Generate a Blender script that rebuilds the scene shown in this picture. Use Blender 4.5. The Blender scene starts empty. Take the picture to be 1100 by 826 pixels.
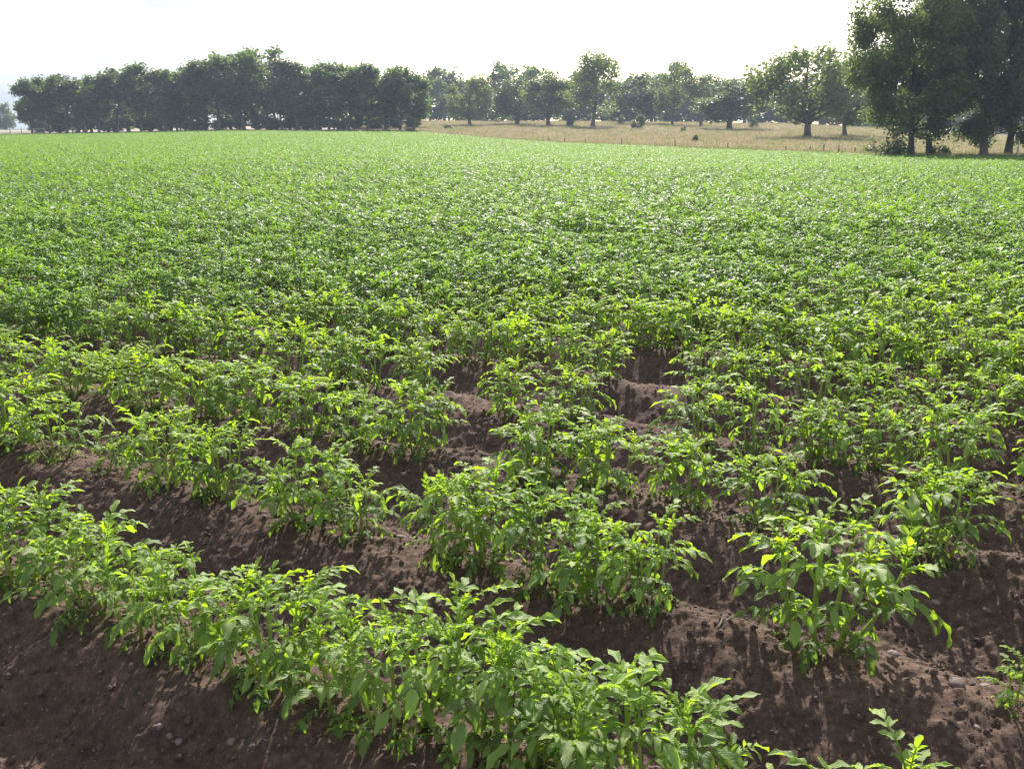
import bpy, math, random
import numpy as np
from mathutils import Vector, Matrix, Euler

SC = bpy.context.scene
COL = SC.collection
R = math.radians

# ------------------------------------------------------------------ camera, sky, sun, exposure
PW, PH, F, HY, CAM_H = 1100, 826, 1056.0, 148.0, 1.40
PITCH = math.atan((PH / 2 - HY) / F)
cam_d = bpy.data.cameras.new('camera'); cam = bpy.data.objects.new('camera', cam_d); COL.objects.link(cam)
cam.location = (0, 0, CAM_H); cam.rotation_euler = (R(90) - PITCH, 0, 0)
cam_d.sensor_fit = 'HORIZONTAL'; cam_d.sensor_width = 36.0; cam_d.lens = 36.0 * F / PW
cam_d.clip_start = 0.05; cam_d.clip_end = 5000
SC.camera = cam

SUN_EL, SUN_AZ = R(34), R(6)            # azimuth clockwise from +Y (straight ahead)
world = bpy.data.worlds.new('World'); SC.world = world; world.use_nodes = True
wn, wl = world.node_tree.nodes, world.node_tree.links
bg = wn['Background']; bg.inputs['Strength'].default_value = 0.105
sky = wn.new('ShaderNodeTexSky'); sky.sky_type = 'NISHITA'; sky.sun_disc = False
sky.sun_elevation = SUN_EL; sky.sun_rotation = SUN_AZ; sky.dust_density = 2.0; sky.air_density = 1.0
# thin high cloud in the sky
tc = wn.new('ShaderNodeTexCoord'); mp = wn.new('ShaderNodeMapping'); mp.inputs['Scale'].default_value = (1.2, 1.2, 5.0)
nz = wn.new('ShaderNodeTexNoise'); nz.inputs['Scale'].default_value = 2.2; nz.inputs['Detail'].default_value = 6
cr = wn.new('ShaderNodeValToRGB'); cr.color_ramp.elements[0].position = 0.32; cr.color_ramp.elements[1].position = 0.62
mx = wn.new('ShaderNodeMix'); mx.data_type = 'RGBA'; mx.inputs['B'].default_value = (5.4, 5.6, 6.0, 1)
wl.new(tc.outputs['Generated'], mp.inputs['Vector']); wl.new(mp.outputs['Vector'], nz.inputs['Vector'])
wl.new(nz.outputs['Fac'], cr.inputs['Fac'])
mm = wn.new('ShaderNodeMath'); mm.operation = 'MULTIPLY'; mm.inputs[1].default_value = 0.55
wl.new(cr.outputs['Color'], mm.inputs[0]); wl.new(mm.outputs[0], mx.inputs['Factor'])
wl.new(sky.outputs['Color'], mx.inputs['A'])
# a blue grey veil of cloud over the left part of the sky
sx = wn.new('ShaderNodeSeparateXYZ'); wl.new(tc.outputs['Generated'], sx.inputs[0])
mr = wn.new('ShaderNodeMapRange'); mr.inputs['From Min'].default_value = -0.05; mr.inputs['From Max'].default_value = -0.36; wl.new(sx.outputs['X'], mr.inputs['Value'])
nb = wn.new('ShaderNodeTexNoise'); nb.inputs['Scale'].default_value = 3.0; nb.inputs['Detail'].default_value = 5; wl.new(mp.outputs['Vector'], nb.inputs['Vector'])
rb = wn.new('ShaderNodeMapRange'); rb.inputs['From Min'].default_value = 0.33; rb.inputs['From Max'].default_value = 0.55; wl.new(nb.outputs['Fac'], rb.inputs['Value'])
mb = wn.new('ShaderNodeMath'); mb.operation = 'MULTIPLY'; wl.new(mr.outputs[0], mb.inputs[0]); wl.new(rb.outputs[0], mb.inputs[1])
mv = wn.new('ShaderNodeMix'); mv.data_type = 'RGBA'; mv.inputs['B'].default_value = (3.15, 3.42, 3.85, 1)
wl.new(mb.outputs[0], mv.inputs['Factor']); wl.new(mx.outputs['Result'], mv.inputs['A']); wl.new(mv.outputs['Result'], bg.inputs['Color'])

sun_d = bpy.data.lights.new('sun', 'SUN'); sun = bpy.data.objects.new('sun', sun_d); COL.objects.link(sun)
sun_d.energy = 5.0; sun_d.angle = R(0.6); sun_d.color = (1.0, 0.95, 0.86)
sd = Vector((math.sin(SUN_AZ) * math.cos(SUN_EL), math.cos(SUN_AZ) * math.cos(SUN_EL), math.sin(SUN_EL)))
sun.rotation_euler = sd.to_track_quat('Z', 'Y').to_euler(); sun.location = sd * 50
vs = SC.view_settings; vs.view_transform = 'Standard'; vs.look = 'None'; vs.gamma = 1; vs.use_curve_mapping = False
vs.exposure = 1.10
SC.cycles.use_denoising = True
SC.cycles.volume_bounces = 0; SC.cycles.max_bounces = 8; SC.cycles.transmission_bounces = 5
SC.cycles.diffuse_bounces = 4; SC.cycles.glossy_bounces = 2; SC.cycles.caustics_reflective = False; SC.cycles.caustics_refractive = False

# ------------------------------------------------------------------ helpers
rng = np.random.default_rng(7)

def ray(px, py):
    a = (px - PW / 2) / F; b = (PH / 2 - py) / F
    return np.array([a, math.cos(PITCH) + b * math.sin(PITCH), -math.sin(PITCH) + b * math.cos(PITCH)])

def pix(x, y, z):
    zc = y * math.cos(PITCH) - (z - CAM_H) * math.sin(PITCH)
    yc = y * math.sin(PITCH) + (z - CAM_H) * math.cos(PITCH)
    return PW / 2 + F * x / zc, PH / 2 - F * yc / zc, zc

def _hash(ix, iy, seed):
    h = (ix.astype(np.int64) * 374761393 + iy.astype(np.int64) * 668265263 + seed * 974634777) & 0xFFFFFFFF
    h = ((h ^ (h >> 13)) * 1274126177) & 0xFFFFFFFF
    h = h ^ (h >> 16)
    return (h & 0xFFFFFF) / float(0xFFFFFF)

def vnoise(x, y, seed=0):
    ix = np.floor(x); iy = np.floor(y); fx = x - ix; fy = y - iy
    fx = fx * fx * (3 - 2 * fx); fy = fy * fy * (3 - 2 * fy)
    a = _hash(ix, iy, seed); b = _hash(ix + 1, iy, seed); c = _hash(ix, iy + 1, seed); d = _hash(ix + 1, iy + 1, seed)
    return (a * (1 - fx) + b * fx) * (1 - fy) + (c * (1 - fx) + d * fx) * fy

def tag(o, label=None, cat=None, group=None, kind=None):
    if label: o['label'] = label
    if cat: o['category'] = cat
    if group: o['group'] = group
    if kind: o['kind'] = kind
    return o

def link(o, parent=None):
    COL.objects.link(o)
    if parent: o.parent = parent
    return o

def empty(name, loc=(0, 0, 0), rz=0.0, scale=(1, 1, 1)):
    o = bpy.data.objects.new(name, None); o.empty_display_size = 0.1
    o.location = loc; o.rotation_euler = (0, 0, rz); o.scale = scale
    return link(o)

def mesh_np(name, V, faces, mats, smooth=True, attrs=None, uv=None, mat_idx=None):
    """V (n,3); faces: list of int arrays (k,4)/(k,3)."""
    me = bpy.data.meshes.new(name)
    V = np.asarray(V, dtype=np.float32)
    loops = np.concatenate([f.reshape(-1) for f in faces]).astype(np.int32)
    sizes = np.concatenate([np.full(len(f), f.shape[1], dtype=np.int32) for f in faces])
    starts = np.concatenate([[0], np.cumsum(sizes)[:-1]]).astype(np.int32)
    me.vertices.add(len(V)); me.vertices.foreach_set('co', V.reshape(-1))
    me.loops.add(len(loops)); me.loops.foreach_set('vertex_index', loops)
    me.polygons.add(len(sizes)); me.polygons.foreach_set('loop_start', starts); me.polygons.foreach_set('loop_total', sizes)
    if mat_idx is not None: me.polygons.foreach_set('material_index', np.asarray(mat_idx, dtype=np.int32))
    me.polygons.foreach_set('use_smooth', np.full(len(sizes), smooth))
    for k, v in (attrs or {}).items():
        a = me.attributes.new(k, 'FLOAT', 'POINT'); a.data.foreach_set('value', np.asarray(v, dtype=np.float32))
    if uv is not None:
        l = me.uv_layers.new(name='UVMap'); l.data.foreach_set('uv', np.asarray(uv, dtype=np.float32)[loops].reshape(-1))
    for m in mats: me.materials.append(m)
    me.update(calc_edges=True); me.validate()
    return me

class Acc:
    """collects pieces with per-vertex attributes"""
    def __init__(self): self.V, self.Q, self.T, self.U, self.A, self.B, self.n = [], [], [], [], [], [], 0
    def add(self, v, quads=None, tris=None, uv=None, age=0.5, rnd=0.5):
        v = np.asarray(v, float); n = len(v)
        self.V.append(v)
        if quads is not None and len(quads): self.Q.append(np.asarray(quads) + self.n)
        if tris is not None and len(tris): self.T.append(np.asarray(tris) + self.n)
        self.U.append(np.zeros((n, 2)) if uv is None else uv)
        self.A.append(np.broadcast_to(np.asarray(age, float), (n,))); self.B.append(np.broadcast_to(np.asarray(rnd, float), (n,)))
        self.n += n
    def tube(self, P, rad, seg=6, age=0.5, rnd=0.5, cap=True):
        P = np.asarray(P, float); rad = np.broadcast_to(np.asarray(rad, float), (len(P),))
        T = np.gradient(P, axis=0); T /= np.linalg.norm(T, axis=1, keepdims=True) + 1e-9
        up = np.array([0.31, 0.17, 0.93]) if abs(T[0][2]) < 0.9 else np.array([1.0, 0.13, 0.05])
        A = np.cross(T, up); A /= np.linalg.norm(A, axis=1, keepdims=True) + 1e-9
        B = np.cross(T, A)
        th = np.linspace(0, 2 * math.pi, seg, endpoint=False)
        v = P[:, None, :] + rad[:, None, None] * (np.cos(th)[None, :, None] * A[:, None, :] + np.sin(th)[None, :, None] * B[:, None, :])
        m = len(P); i = np.arange(m - 1)[:, None] * seg; j = np.arange(seg)[None, :]; j2 = (j + 1) % seg
        q = np.stack([i + j, i + j2, i + seg + j2, i + seg + j], -1).reshape(-1, 4)
        uv = np.stack([np.tile(np.linspace(0, 1, seg), m), np.repeat(np.linspace(0, 1, m), seg)], -1)
        v = v.reshape(-1, 3)
        if np.ndim(age): age = np.append(np.repeat(np.asarray(age), seg), [np.asarray(age)[-1]] if cap else [])
        t = None
        if cap:
            v = np.vstack([v, P[-1] + T[-1] * rad[-1] * 0.6]); uv = np.vstack([uv, [0.5, 1]])
            k = (m - 1) * seg
            t = np.stack([k + np.arange(seg), k + (np.arange(seg) + 1) % seg, np.full(seg, m * seg)], -1)
        self.add(v, q, t, uv, age, rnd)
    def mesh(self, name, mats, smooth=True):
        f = []
        if self.Q: f.append(np.vstack(self.Q))
        if self.T: f.append(np.vstack(self.T))
        return mesh_np(name, np.vstack(self.V), f, mats, smooth, {'age': np.concatenate(self.A), 'rnd': np.concatenate(self.B)}, np.vstack(self.U))

def unit(v): return v / (np.linalg.norm(v) + 1e-12)

# ------------------------------------------------------------------ materials
def new_mat(name):
    m = bpy.data.materials.new(name); m.use_nodes = True
    return m, m.node_tree.nodes, m.node_tree.links, m.node_tree.nodes['Principled BSDF']

def N(nodes, t, **kw):
    n = nodes.new(t)
    for k, v in kw.items(): setattr(n, k, v)
    return n

def ramp(nodes, stops):
    n = nodes.new('ShaderNodeValToRGB'); e = n.color_ramp.elements
    while len(e) < len(stops): e.new(0.5)
    for i, (p, c) in enumerate(stops): e[i].position = p; e[i].color = (*c, 1)
    return n

def math_n(nodes, links, op, a, b=None):
    n = nodes.new('ShaderNodeMath'); n.operation = op
    for i, v in enumerate((a, b)):
        if v is None: continue
        if hasattr(v, 'links') or hasattr(v, 'is_linked'): links.new(v, n.inputs[i])
        else: n.inputs[i].default_value = v
    return n.outputs[0]

def leaf_material(name, stops, transl=(0.30, 0.42, 0.03), tmix=0.45, rough=0.42, veins=True, under=1.25, spec=0.5):
    m, n, l, p = new_mat(name)
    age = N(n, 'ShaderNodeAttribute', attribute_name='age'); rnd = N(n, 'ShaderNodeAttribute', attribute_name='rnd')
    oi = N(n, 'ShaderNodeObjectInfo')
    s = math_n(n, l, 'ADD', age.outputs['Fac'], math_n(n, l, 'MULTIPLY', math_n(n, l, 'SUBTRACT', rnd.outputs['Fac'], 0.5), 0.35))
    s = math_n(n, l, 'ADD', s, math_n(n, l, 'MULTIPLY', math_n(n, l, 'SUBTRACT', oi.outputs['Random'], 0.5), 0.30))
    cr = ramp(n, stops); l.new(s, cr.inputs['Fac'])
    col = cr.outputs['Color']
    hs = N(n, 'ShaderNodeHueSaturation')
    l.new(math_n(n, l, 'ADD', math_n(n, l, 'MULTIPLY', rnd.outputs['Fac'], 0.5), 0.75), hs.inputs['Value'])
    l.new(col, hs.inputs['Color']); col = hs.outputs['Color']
    if veins:
        uv = N(n, 'ShaderNodeUVMap')
        sep = N(n, 'ShaderNodeSeparateXYZ'); l.new(uv.outputs['UV'], sep.inputs[0])
        av = math_n(n, l, 'ABSOLUTE', math_n(n, l, 'SUBTRACT', sep.outputs['Y'], 0.5))
        ph = math_n(n, l, 'SUBTRACT', math_n(n, l, 'MULTIPLY', sep.outputs['X'], 7.0), math_n(n, l, 'MULTIPLY', av, 5.0))
        fr = math_n(n, l, 'ABSOLUTE', math_n(n, l, 'SUBTRACT', math_n(n, l, 'FRACT', ph), 0.5))
        lat = math_n(n, l, 'LESS_THAN', fr, 0.06)
        mid = math_n(n, l, 'LESS_THAN', av, 0.025)
        v = math_n(n, l, 'MAXIMUM', math_n(n, l, 'MULTIPLY', lat, 0.45), mid)
        mxn = N(n, 'ShaderNodeMix', data_type='RGBA'); l.new(math_n(n, l, 'MULTIPLY', v, 0.5), mxn.inputs['Factor'])
        l.new(col, mxn.inputs['A']); mxn.inputs['B'].default_value = (0.16, 0.25, 0.055, 1); col = mxn.outputs['Result']
        bp = N(n, 'ShaderNodeBump'); bp.inputs['Strength'].default_value = 0.45; bp.inputs['Distance'].default_value = 0.002
        nz = N(n, 'ShaderNodeTexNoise'); nz.inputs['Scale'].default_value = 9.0; nz.inputs['Detail'].default_value = 2
        l.new(uv.outputs['UV'], nz.inputs['Vector'])
        l.new(math_n(n, l, 'SUBTRACT', math_n(n, l, 'MULTIPLY', fr, 1.6), math_n(n, l, 'SUBTRACT', math_n(n, l, 'MULTIPLY', mid, 0.8), nz.outputs['Fac'])), bp.inputs['Height'])
        l.new(bp.outputs['Normal'], p.inputs['Normal'])
    geo = N(n, 'ShaderNodeNewGeometry')
    un = N(n, 'ShaderNodeHueSaturation'); un.inputs['Saturation'].default_value = 0.8; un.inputs['Value'].default_value = under
    l.new(col, un.inputs['Color'])
    ux = N(n, 'ShaderNodeMix', data_type='RGBA'); l.new(geo.outputs['Backfacing'], ux.inputs['Factor'])
    l.new(col, ux.inputs['A']); l.new(un.outputs['Color'], ux.inputs['B'])
    l.new(ux.outputs['Result'], p.inputs['Base Color'])
    p.inputs['Roughness'].default_value = rough; p.inputs['Specular IOR Level'].default_value = spec
    tr = N(n, 'ShaderNodeBsdfTranslucent')
    tx = N(n, 'ShaderNodeMix', data_type='RGBA'); tx.inputs['Factor'].default_value = 0.55
    tg = N(n, 'ShaderNodeHueSaturation'); tg.inputs['Value'].default_value = 2.4; tg.inputs['Saturation'].default_value = 1.1; l.new(col, tg.inputs['Color'])
    l.new(tg.outputs['Color'], tx.inputs['A']); tx.inputs['B'].default_value = (*transl, 1)
    l.new(tx.outputs['Result'], tr.inputs['Color'])
    ms = N(n, 'ShaderNodeMixShader'); ms.inputs[0].default_value = tmix
    l.new(p.outputs[0], ms.inputs[1]); l.new(tr.outputs[0], ms.inputs[2])
    l.new(ms.outputs[0], n['Material Output'].inputs['Surface'])
    return m

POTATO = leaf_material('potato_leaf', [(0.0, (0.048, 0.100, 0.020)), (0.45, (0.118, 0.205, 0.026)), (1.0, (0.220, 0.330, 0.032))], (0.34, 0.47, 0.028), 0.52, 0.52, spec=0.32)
MIDLEAF = leaf_material('green_potato_leaf', [(0.0, (0.042, 0.094, 0.021)), (0.45, (0.094, 0.172, 0.026)), (1.0, (0.172, 0.275, 0.030))], (0.31, 0.43, 0.028), 0.51, 0.5, spec=0.34)
LUSH = leaf_material('lush_potato_leaf', [(0.0, (0.034, 0.083, 0.022)), (0.45, (0.064, 0.134, 0.026)), (1.0, (0.120, 0.212, 0.030))], (0.25, 0.38, 0.030), 0.50, 0.48, spec=0.34)

def stem_material():
    m, n, l, p = new_mat('potato_stem')
    nz = N(n, 'ShaderNodeTexNoise'); nz.inputs['Scale'].default_value = 30
    age = N(n, 'ShaderNodeAttribute', attribute_name='age')
    cr = ramp(n, [(0.0, (0.19, 0.20, 0.07)), (0.35, (0.23, 0.29, 0.055)), (1.0, (0.24, 0.33, 0.055))])
    l.new(math_n(n, l, 'ADD', age.outputs['Fac'], math_n(n, l, 'MULTIPLY', math_n(n, l, 'SUBTRACT', nz.outputs['Fac'], 0.5), 0.8)), cr.inputs['Fac'])
    l.new(cr.outputs['Color'], p.inputs['Base Color']); p.inputs['Roughness'].default_value = 0.5
    p.inputs['Subsurface Weight'].default_value = 0.0
    return m
STEM = stem_material()

def soil_material():
    m, n, l, p = new_mat('soil')
    geo = N(n, 'ShaderNodeNewGeometry')
    n1 = N(n, 'ShaderNodeTexNoise'); n1.inputs['Scale'].default_value = 1.3; n1.inputs['Detail'].default_value = 6
    n2 = N(n, 'ShaderNodeTexNoise'); n2.inputs['Scale'].default_value = 38; n2.inputs['Detail'].default_value = 8; n2.inputs['Roughness'].default_value = 0.7
    vo = N(n, 'ShaderNodeTexVoronoi'); vo.inputs['Scale'].default_value = 60
    for q in (n1, n2, vo): l.new(geo.outputs['Position'], q.inputs['Vector'])
    c1 = ramp(n, [(0.3, (0.072, 0.045, 0.035)), (0.7, (0.118, 0.074, 0.057))]); l.new(n1.outputs['Fac'], c1.inputs['Fac'])
    c2 = ramp(n, [(0.3, (0.45, 0.45, 0.46)), (0.52, (1.0, 1.0, 1.0)), (0.72, (1.9, 1.75, 1.65))]); l.new(n2.outputs['Fac'], c2.inputs['Fac'])
    mu = N(n, 'ShaderNodeMix', data_type='RGBA', blend_type='MULTIPLY'); mu.inputs['Factor'].default_value = 1
    l.new(c1.outputs['Color'], mu.inputs['A']); l.new(c2.outputs['Color'], mu.inputs['B'])
    # scattered pale grit
    gr = math_n(n, l, 'LESS_THAN', vo.outputs['Distance'], 0.22)
    sepc = N(n, 'ShaderNodeSeparateColor'); l.new(vo.outputs['Color'], sepc.inputs[0])
    gr = math_n(n, l, 'MULTIPLY', gr, math_n(n, l, 'GREATER_THAN', sepc.outputs[0], 0.72))
    mg = N(n, 'ShaderNodeMix', data_type='RGBA'); l.new(gr, mg.inputs['Factor']); l.new(mu.outputs['Result'], mg.inputs['A']); mg.inputs['B'].default_value = (0.19, 0.145, 0.12, 1)
    l.new(mg.outputs['Result'], p.inputs['Base Color'])
    p.inputs['Roughness'].default_value = 0.95; p.inputs['Specular IOR Level'].default_value = 0.2
    bp = N(n, 'ShaderNodeBump'); bp.inputs['Strength'].default_value = 0.9; bp.inputs['Distance'].default_value = 0.012
    l.new(math_n(n, l, 'ADD', n2.outputs['Fac'], math_n(n, l, 'MULTIPLY', gr, 0.4)), bp.inputs['Height']); l.new(bp.outputs['Normal'], p.inputs['Normal'])
    return m
SOIL = soil_material()

def simple_mat(name, c0, c1, scale, rough=0.9, bump=0.3, dist=0.02, detail=5, coord='Object'):
    m, n, l, p = new_mat(name)
    tcn = N(n, 'ShaderNodeTexCoord')
    nz = N(n, 'ShaderNodeTexNoise'); nz.inputs['Scale'].default_value = scale; nz.inputs['Detail'].default_value = detail; nz.inputs['Roughness'].default_value = 0.65
    l.new(tcn.outputs[coord], nz.inputs['Vector'])
    cr = ramp(n, [(0.3, c0), (0.7, c1)]); l.new(nz.outputs['Fac'], cr.inputs['Fac'])
    oi = N(n, 'ShaderNodeObjectInfo'); hs = N(n, 'ShaderNodeHueSaturation')
    l.new(math_n(n, l, 'ADD', math_n(n, l, 'MULTIPLY', oi.outputs['Random'], 0.5), 0.75), hs.inputs['Value']); l.new(cr.outputs['Color'], hs.inputs['Color'])
    l.new(hs.outputs['Color'], p.inputs['Base Color']); p.inputs['Roughness'].default_value = rough
    bp = N(n, 'ShaderNodeBump'); bp.inputs['Strength'].default_value = bump; bp.inputs['Distance'].default_value = dist
    l.new(nz.outputs['Fac'], bp.inputs['Height']); l.new(bp.outputs['Normal'], p.inputs['Normal'])
    return m
BARK = simple_mat('bark', (0.045, 0.037, 0.030), (0.13, 0.11, 0.09), 6, 0.95, 0.8, 0.05)
STONE = simple_mat('stone', (0.12, 0.085, 0.077), (0.24, 0.175, 0.16), 40, 0.85, 0.4, 0.004)
CLOD = simple_mat('soil_crumb', (0.075, 0.047, 0.039), (0.140, 0.090, 0.074), 60, 0.95, 0.6, 0.005)
TWIG = simple_mat('dry_twig', (0.10, 0.07, 0.05), (0.22, 0.17, 0.12), 50, 0.9, 0.4, 0.002)
POST = simple_mat('weathered_post', (0.08, 0.07, 0.06), (0.17, 0.15, 0.125), 12, 0.9, 0.5, 0.01)
PALE_POST = simple_mat('pale_post', (0.30, 0.29, 0.27), (0.42, 0.40, 0.37), 12, 0.85, 0.4, 0.01)
WIRE, _n, _l, _p = new_mat('wire'); _p.inputs['Base Color'].default_value = (0.18, 0.17, 0.16, 1); _p.inputs['Metallic'].default_value = 0.8; _p.inputs['Roughness'].default_value = 0.55
PASTURE = simple_mat('pasture_ground', (0.16, 0.14, 0.09), (0.30, 0.245, 0.175), 0.06, 0.95, 0.3, 0.05, 8)

CROWN = {
 'grove': leaf_material('grove_leaf', [(0.0, (0.042, 0.072, 0.032)), (1.0, (0.092, 0.138, 0.050))], (0.20, 0.28, 0.05), 0.40, 0.5, False, 1.15),
 'birch': leaf_material('greyish_leaf', [(0.0, (0.056, 0.070, 0.040)), (1.0, (0.105, 0.116, 0.064))], (0.21, 0.23, 0.06), 0.36, 0.5, False, 1.15),
 'oak': leaf_material('oak_leaf', [(0.0, (0.046, 0.076, 0.024)), (1.0, (0.108, 0.152, 0.042))], (0.25, 0.31, 0.04), 0.42, 0.5, False, 1.15),
 'dark': leaf_material('dark_leaf', [(0.0, (0.044, 0.066, 0.030)), (1.0, (0.090, 0.124, 0.050))], (0.20, 0.25, 0.045), 0.40, 0.5, False, 1.15),
 'bush': leaf_material('bush_leaf', [(0.0, (0.045, 0.065, 0.028)), (1.0, (0.095, 0.120, 0.045))], (0.20, 0.22, 0.04), 0.33, 0.5, False, 1.15),
}
GRASS = leaf_material('dry_grass_blade', [(0.0, (0.10, 0.11, 0.04)), (0.4, (0.21, 0.175, 0.105)), (1.0, (0.36, 0.29, 0.20))], (0.40, 0.33, 0.20), 0.35, 0.6, False, 1.0, 0.2)
WEED = leaf_material('weed_blade', [(0.0, (0.05, 0.085, 0.025)), (1.0, (0.16, 0.19, 0.06))], (0.3, 0.36, 0.06), 0.35, 0.6, False, 1.0, 0.3)

# ------------------------------------------------------------------ terrain
#        px    y-edge dist  canopy-row  far dist  far ground row
CTRL = [(-700, 150, 152.0, 262, 148), (-300, 150, 149.0, 262, 146), (0, 150, 144.5, 262, 140.5), (130, 155, 142.5, 262, 138), (250, 160, 139.8, 262, 136),
        (450, 150, 141.5, 262, 131), (520, 125, 148.0, 262, 131), (600, 110, 153.5, 262, 131), (740, 88, 159.5, 262, 132.5),
        (860, 76, 163.8, 262, 134), (960, 70, 166.8, 262, 139), (1100, 64, 169.2, 262, 147), (1400, 60, 171.5, 262, 150), (1900, 58, 173, 262, 150)]
CANOPY = 0.40
def _z_at(px, py, Y):
    d = ray(px, py); return CAM_H + Y / d[1] * d[2]
_cx = np.array([(c[0] - PW / 2) / F * math.cos(PITCH) for c in CTRL])        # X/Y near the horizon
_ye = np.array([c[1] for c in CTRL], float)
_ze = np.array([_z_at(c[0], c[2], c[1]) - CANOPY for c in CTRL])
_zf = np.array([_z_at(c[0], c[4], c[3]) for c in CTRL])

def edge_dist(s): return np.interp(s, _cx, _ye)

def _sm(t): return t * t * (3 - 2 * t)

def terrain(x, y):
    x = np.asarray(x, float); y = np.asarray(y, float)
    yy = np.maximum(y, 1.0); s = x / np.maximum(yy, 12.0)
    ye = np.interp(s, _cx, _ye); ze = np.interp(s, _cx, _ze); zf = np.interp(s, _cx, _zf)
    t = np.clip((yy - 16) / (ye - 16), 0, 1); z = ze * (0.65 * t + 0.35 * t * t)
    t2 = np.clip((yy - ye) / (262 - ye), 0, 1); z = z + (zf - ze) * (0.75 * t2 + 0.25 * _sm(t2))
    far = np.clip((yy - 40) / 60, 0, 1)
    z = z + far * 0.10 * (vnoise(x / 9, y / 9, 5) - 0.5)
    return z

SLOPE = math.atan(0.590)                                # rows run down to the right
RD = np.array([math.cos(SLOPE), -math.sin(SLOPE)]); RN = np.array([math.sin(SLOPE), math.cos(SLOPE)])
ROW0, ROWS = 1.70, 0.892                                # front row and row spacing (distance from the camera's foot)
def rows_uv(x, y): return x * RD[0] + y * RD[1], x * RN[0] + y * RN[1]

HOLLOWS = []
for hx, hy_, rad, dep in ((40, 765, 0.17, 0.055), (95, 790, 0.10, 0.04), (215, 795, 0.10, 0.045), (15, 700, 0.10, 0.03), (640, 650, 0.16, 0.02), (1000, 640, 0.2, 0.02)):
    d = ray(hx, hy_); t = -(CAM_H + 0.08) / d[2]; HOLLOWS.append((d[0] * t, d[1] * t, rad, dep))

def crumbs(x, y, cell, rmax, seed):
    """height of rounded crumbs of soil, one per jittered cell"""
    h = np.zeros(np.shape(x)); m = np.asarray(y) < 12
    if not np.any(m): return h
    X = np.asarray(x)[m] if np.ndim(x) else np.array([float(x)]); Y = np.asarray(y)[m] if np.ndim(y) else np.array([float(y)])
    ix, iy = np.floor(X / cell), np.floor(Y / cell); b = np.zeros(len(X))
    for a in (-1, 0, 1):
        for c in (-1, 0, 1):
            jx, jy = ix + a, iy + c
            r = rmax * (0.25 + 0.75 * _hash(jx, jy, seed) ** 2.0)
            d2 = (X - (jx + _hash(jx, jy, seed + 100)) * cell) ** 2 + (Y - (jy + _hash(jx, jy, seed + 200)) * cell) ** 2
            b = np.maximum(b, 0.75 * r * np.maximum(0, 1 - d2 / (r * r)))
    if np.ndim(h): h[m] = b
    else: h = h + b[0]
    return h

def ground_z(x, y, fine=True):
    x = np.asarray(x, float); y = np.asarray(y, float)
    z = terrain(x, y)
    u, v = rows_uv(x, y)
    near = np.clip((40 - y) / 25, 0, 1)
    wob = 0.10 * (vnoise(u / 1.1, v / 1.1, 11) - 0.5)
    ph = (v + wob - ROW0) / ROWS
    ridge = 0.5 + 0.5 * np.cos(2 * math.pi * ph)
    ridge = ridge ** 0.9
    z = z + near * 0.175 * (ridge - 1)
    for hx, hy_, rad, dep in HOLLOWS:
        r2 = ((x - hx) ** 2 + ((y - hy_) * 1.2) ** 2) / rad ** 2
        z = z - dep * np.exp(-r2 * r2)
    n = 0.045 * (vnoise(x / 0.45, y / 0.45, 1) - 0.5)
    if fine:
        fi = np.clip((14 - y) / 6, 0, 1)
        a = vnoise(x / 0.11, y / 0.11, 2); b = vnoise(x / 0.045 + 3.3 * a, y / 0.045, 3); c = vnoise(x / 0.02, y / 0.02, 4)
        n = n + fi * (crumbs(x, y, 0.050, 0.014, 31) + 0.9 * crumbs(x, y, 0.026, 0.010, 32) + 0.7 * crumbs(x, y, 0.017, 0.0075, 33))
        n = n + fi * (0.020 * (a - 0.5) + 0.015 * (np.maximum(b, 0.45) - 0.45) * 1.8 + 0.012 * (c - 0.5))
    z = z + near * n
    return z

def axis(lo, hi, step, far, g):
    a = list(np.arange(lo, hi, step)); s = step; x = a[-1]
    while x < far:
        s *= g; x += s; a.append(x)
    s = step; x = lo
    while x > -far:
        s *= g; x -= s; a.insert(0, x)
    return np.array(a)
GX = axis(-3.0, 3.0, 0.0085, 560, 1.07); GY = axis(1.3, 5.0, 0.0085, 560, 1.03)

def grid_mesh(name, X, Y, Z, mat):
    nx, ny = len(X), len(Y)
    xx, yy = np.meshgrid(X, Y)
    V = np.stack([xx, yy, Z], -1).reshape(-1, 3)
    i = np.arange(ny - 1)[:, None] * nx + np.arange(nx - 1)[None, :]
    q = np.stack([i, i + 1, i + nx + 1, i + nx], -1).reshape(-1, 4)
    return mesh_np(name, V, [q], [mat])
xx, yy = np.meshgrid(GX, GY)
g = link(bpy.data.objects.new('ground', grid_mesh('ground', GX, GY, ground_z(xx, yy), SOIL)))
tag(g, 'dark brown soil of the ridged potato field', 'ground', kind='structure')

# dry pasture beyond the crop: a sheet a little above the soil
PS = np.concatenate([np.linspace(_cx[0], _cx[-1], 150)])
T = np.concatenate([np.linspace(0, 1, 40) ** 1.3])
ss, tt = np.meshgrid(PS, T)
py_ = edge_dist(ss) - 0.3 + tt * (540 - edge_dist(ss)); px_ = ss * py_
V = np.stack([px_, py_, terrain(px_, py_) + 0.05 + 0.03], -1).reshape(-1, 3)
i = np.arange(len(T) - 1)[:, None] * len(PS) + np.arange(len(PS) - 1)[None, :]
q = np.stack([i, i + 1, i + len(PS) + 1, i + len(PS)], -1).reshape(-1, 4)
g2 = link(bpy.data.objects.new('pasture_ground', mesh_np('pasture', V, [q], [PASTURE])))
tag(g2, 'dry straw coloured pasture beyond the crop', 'ground', kind='structure')

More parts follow.
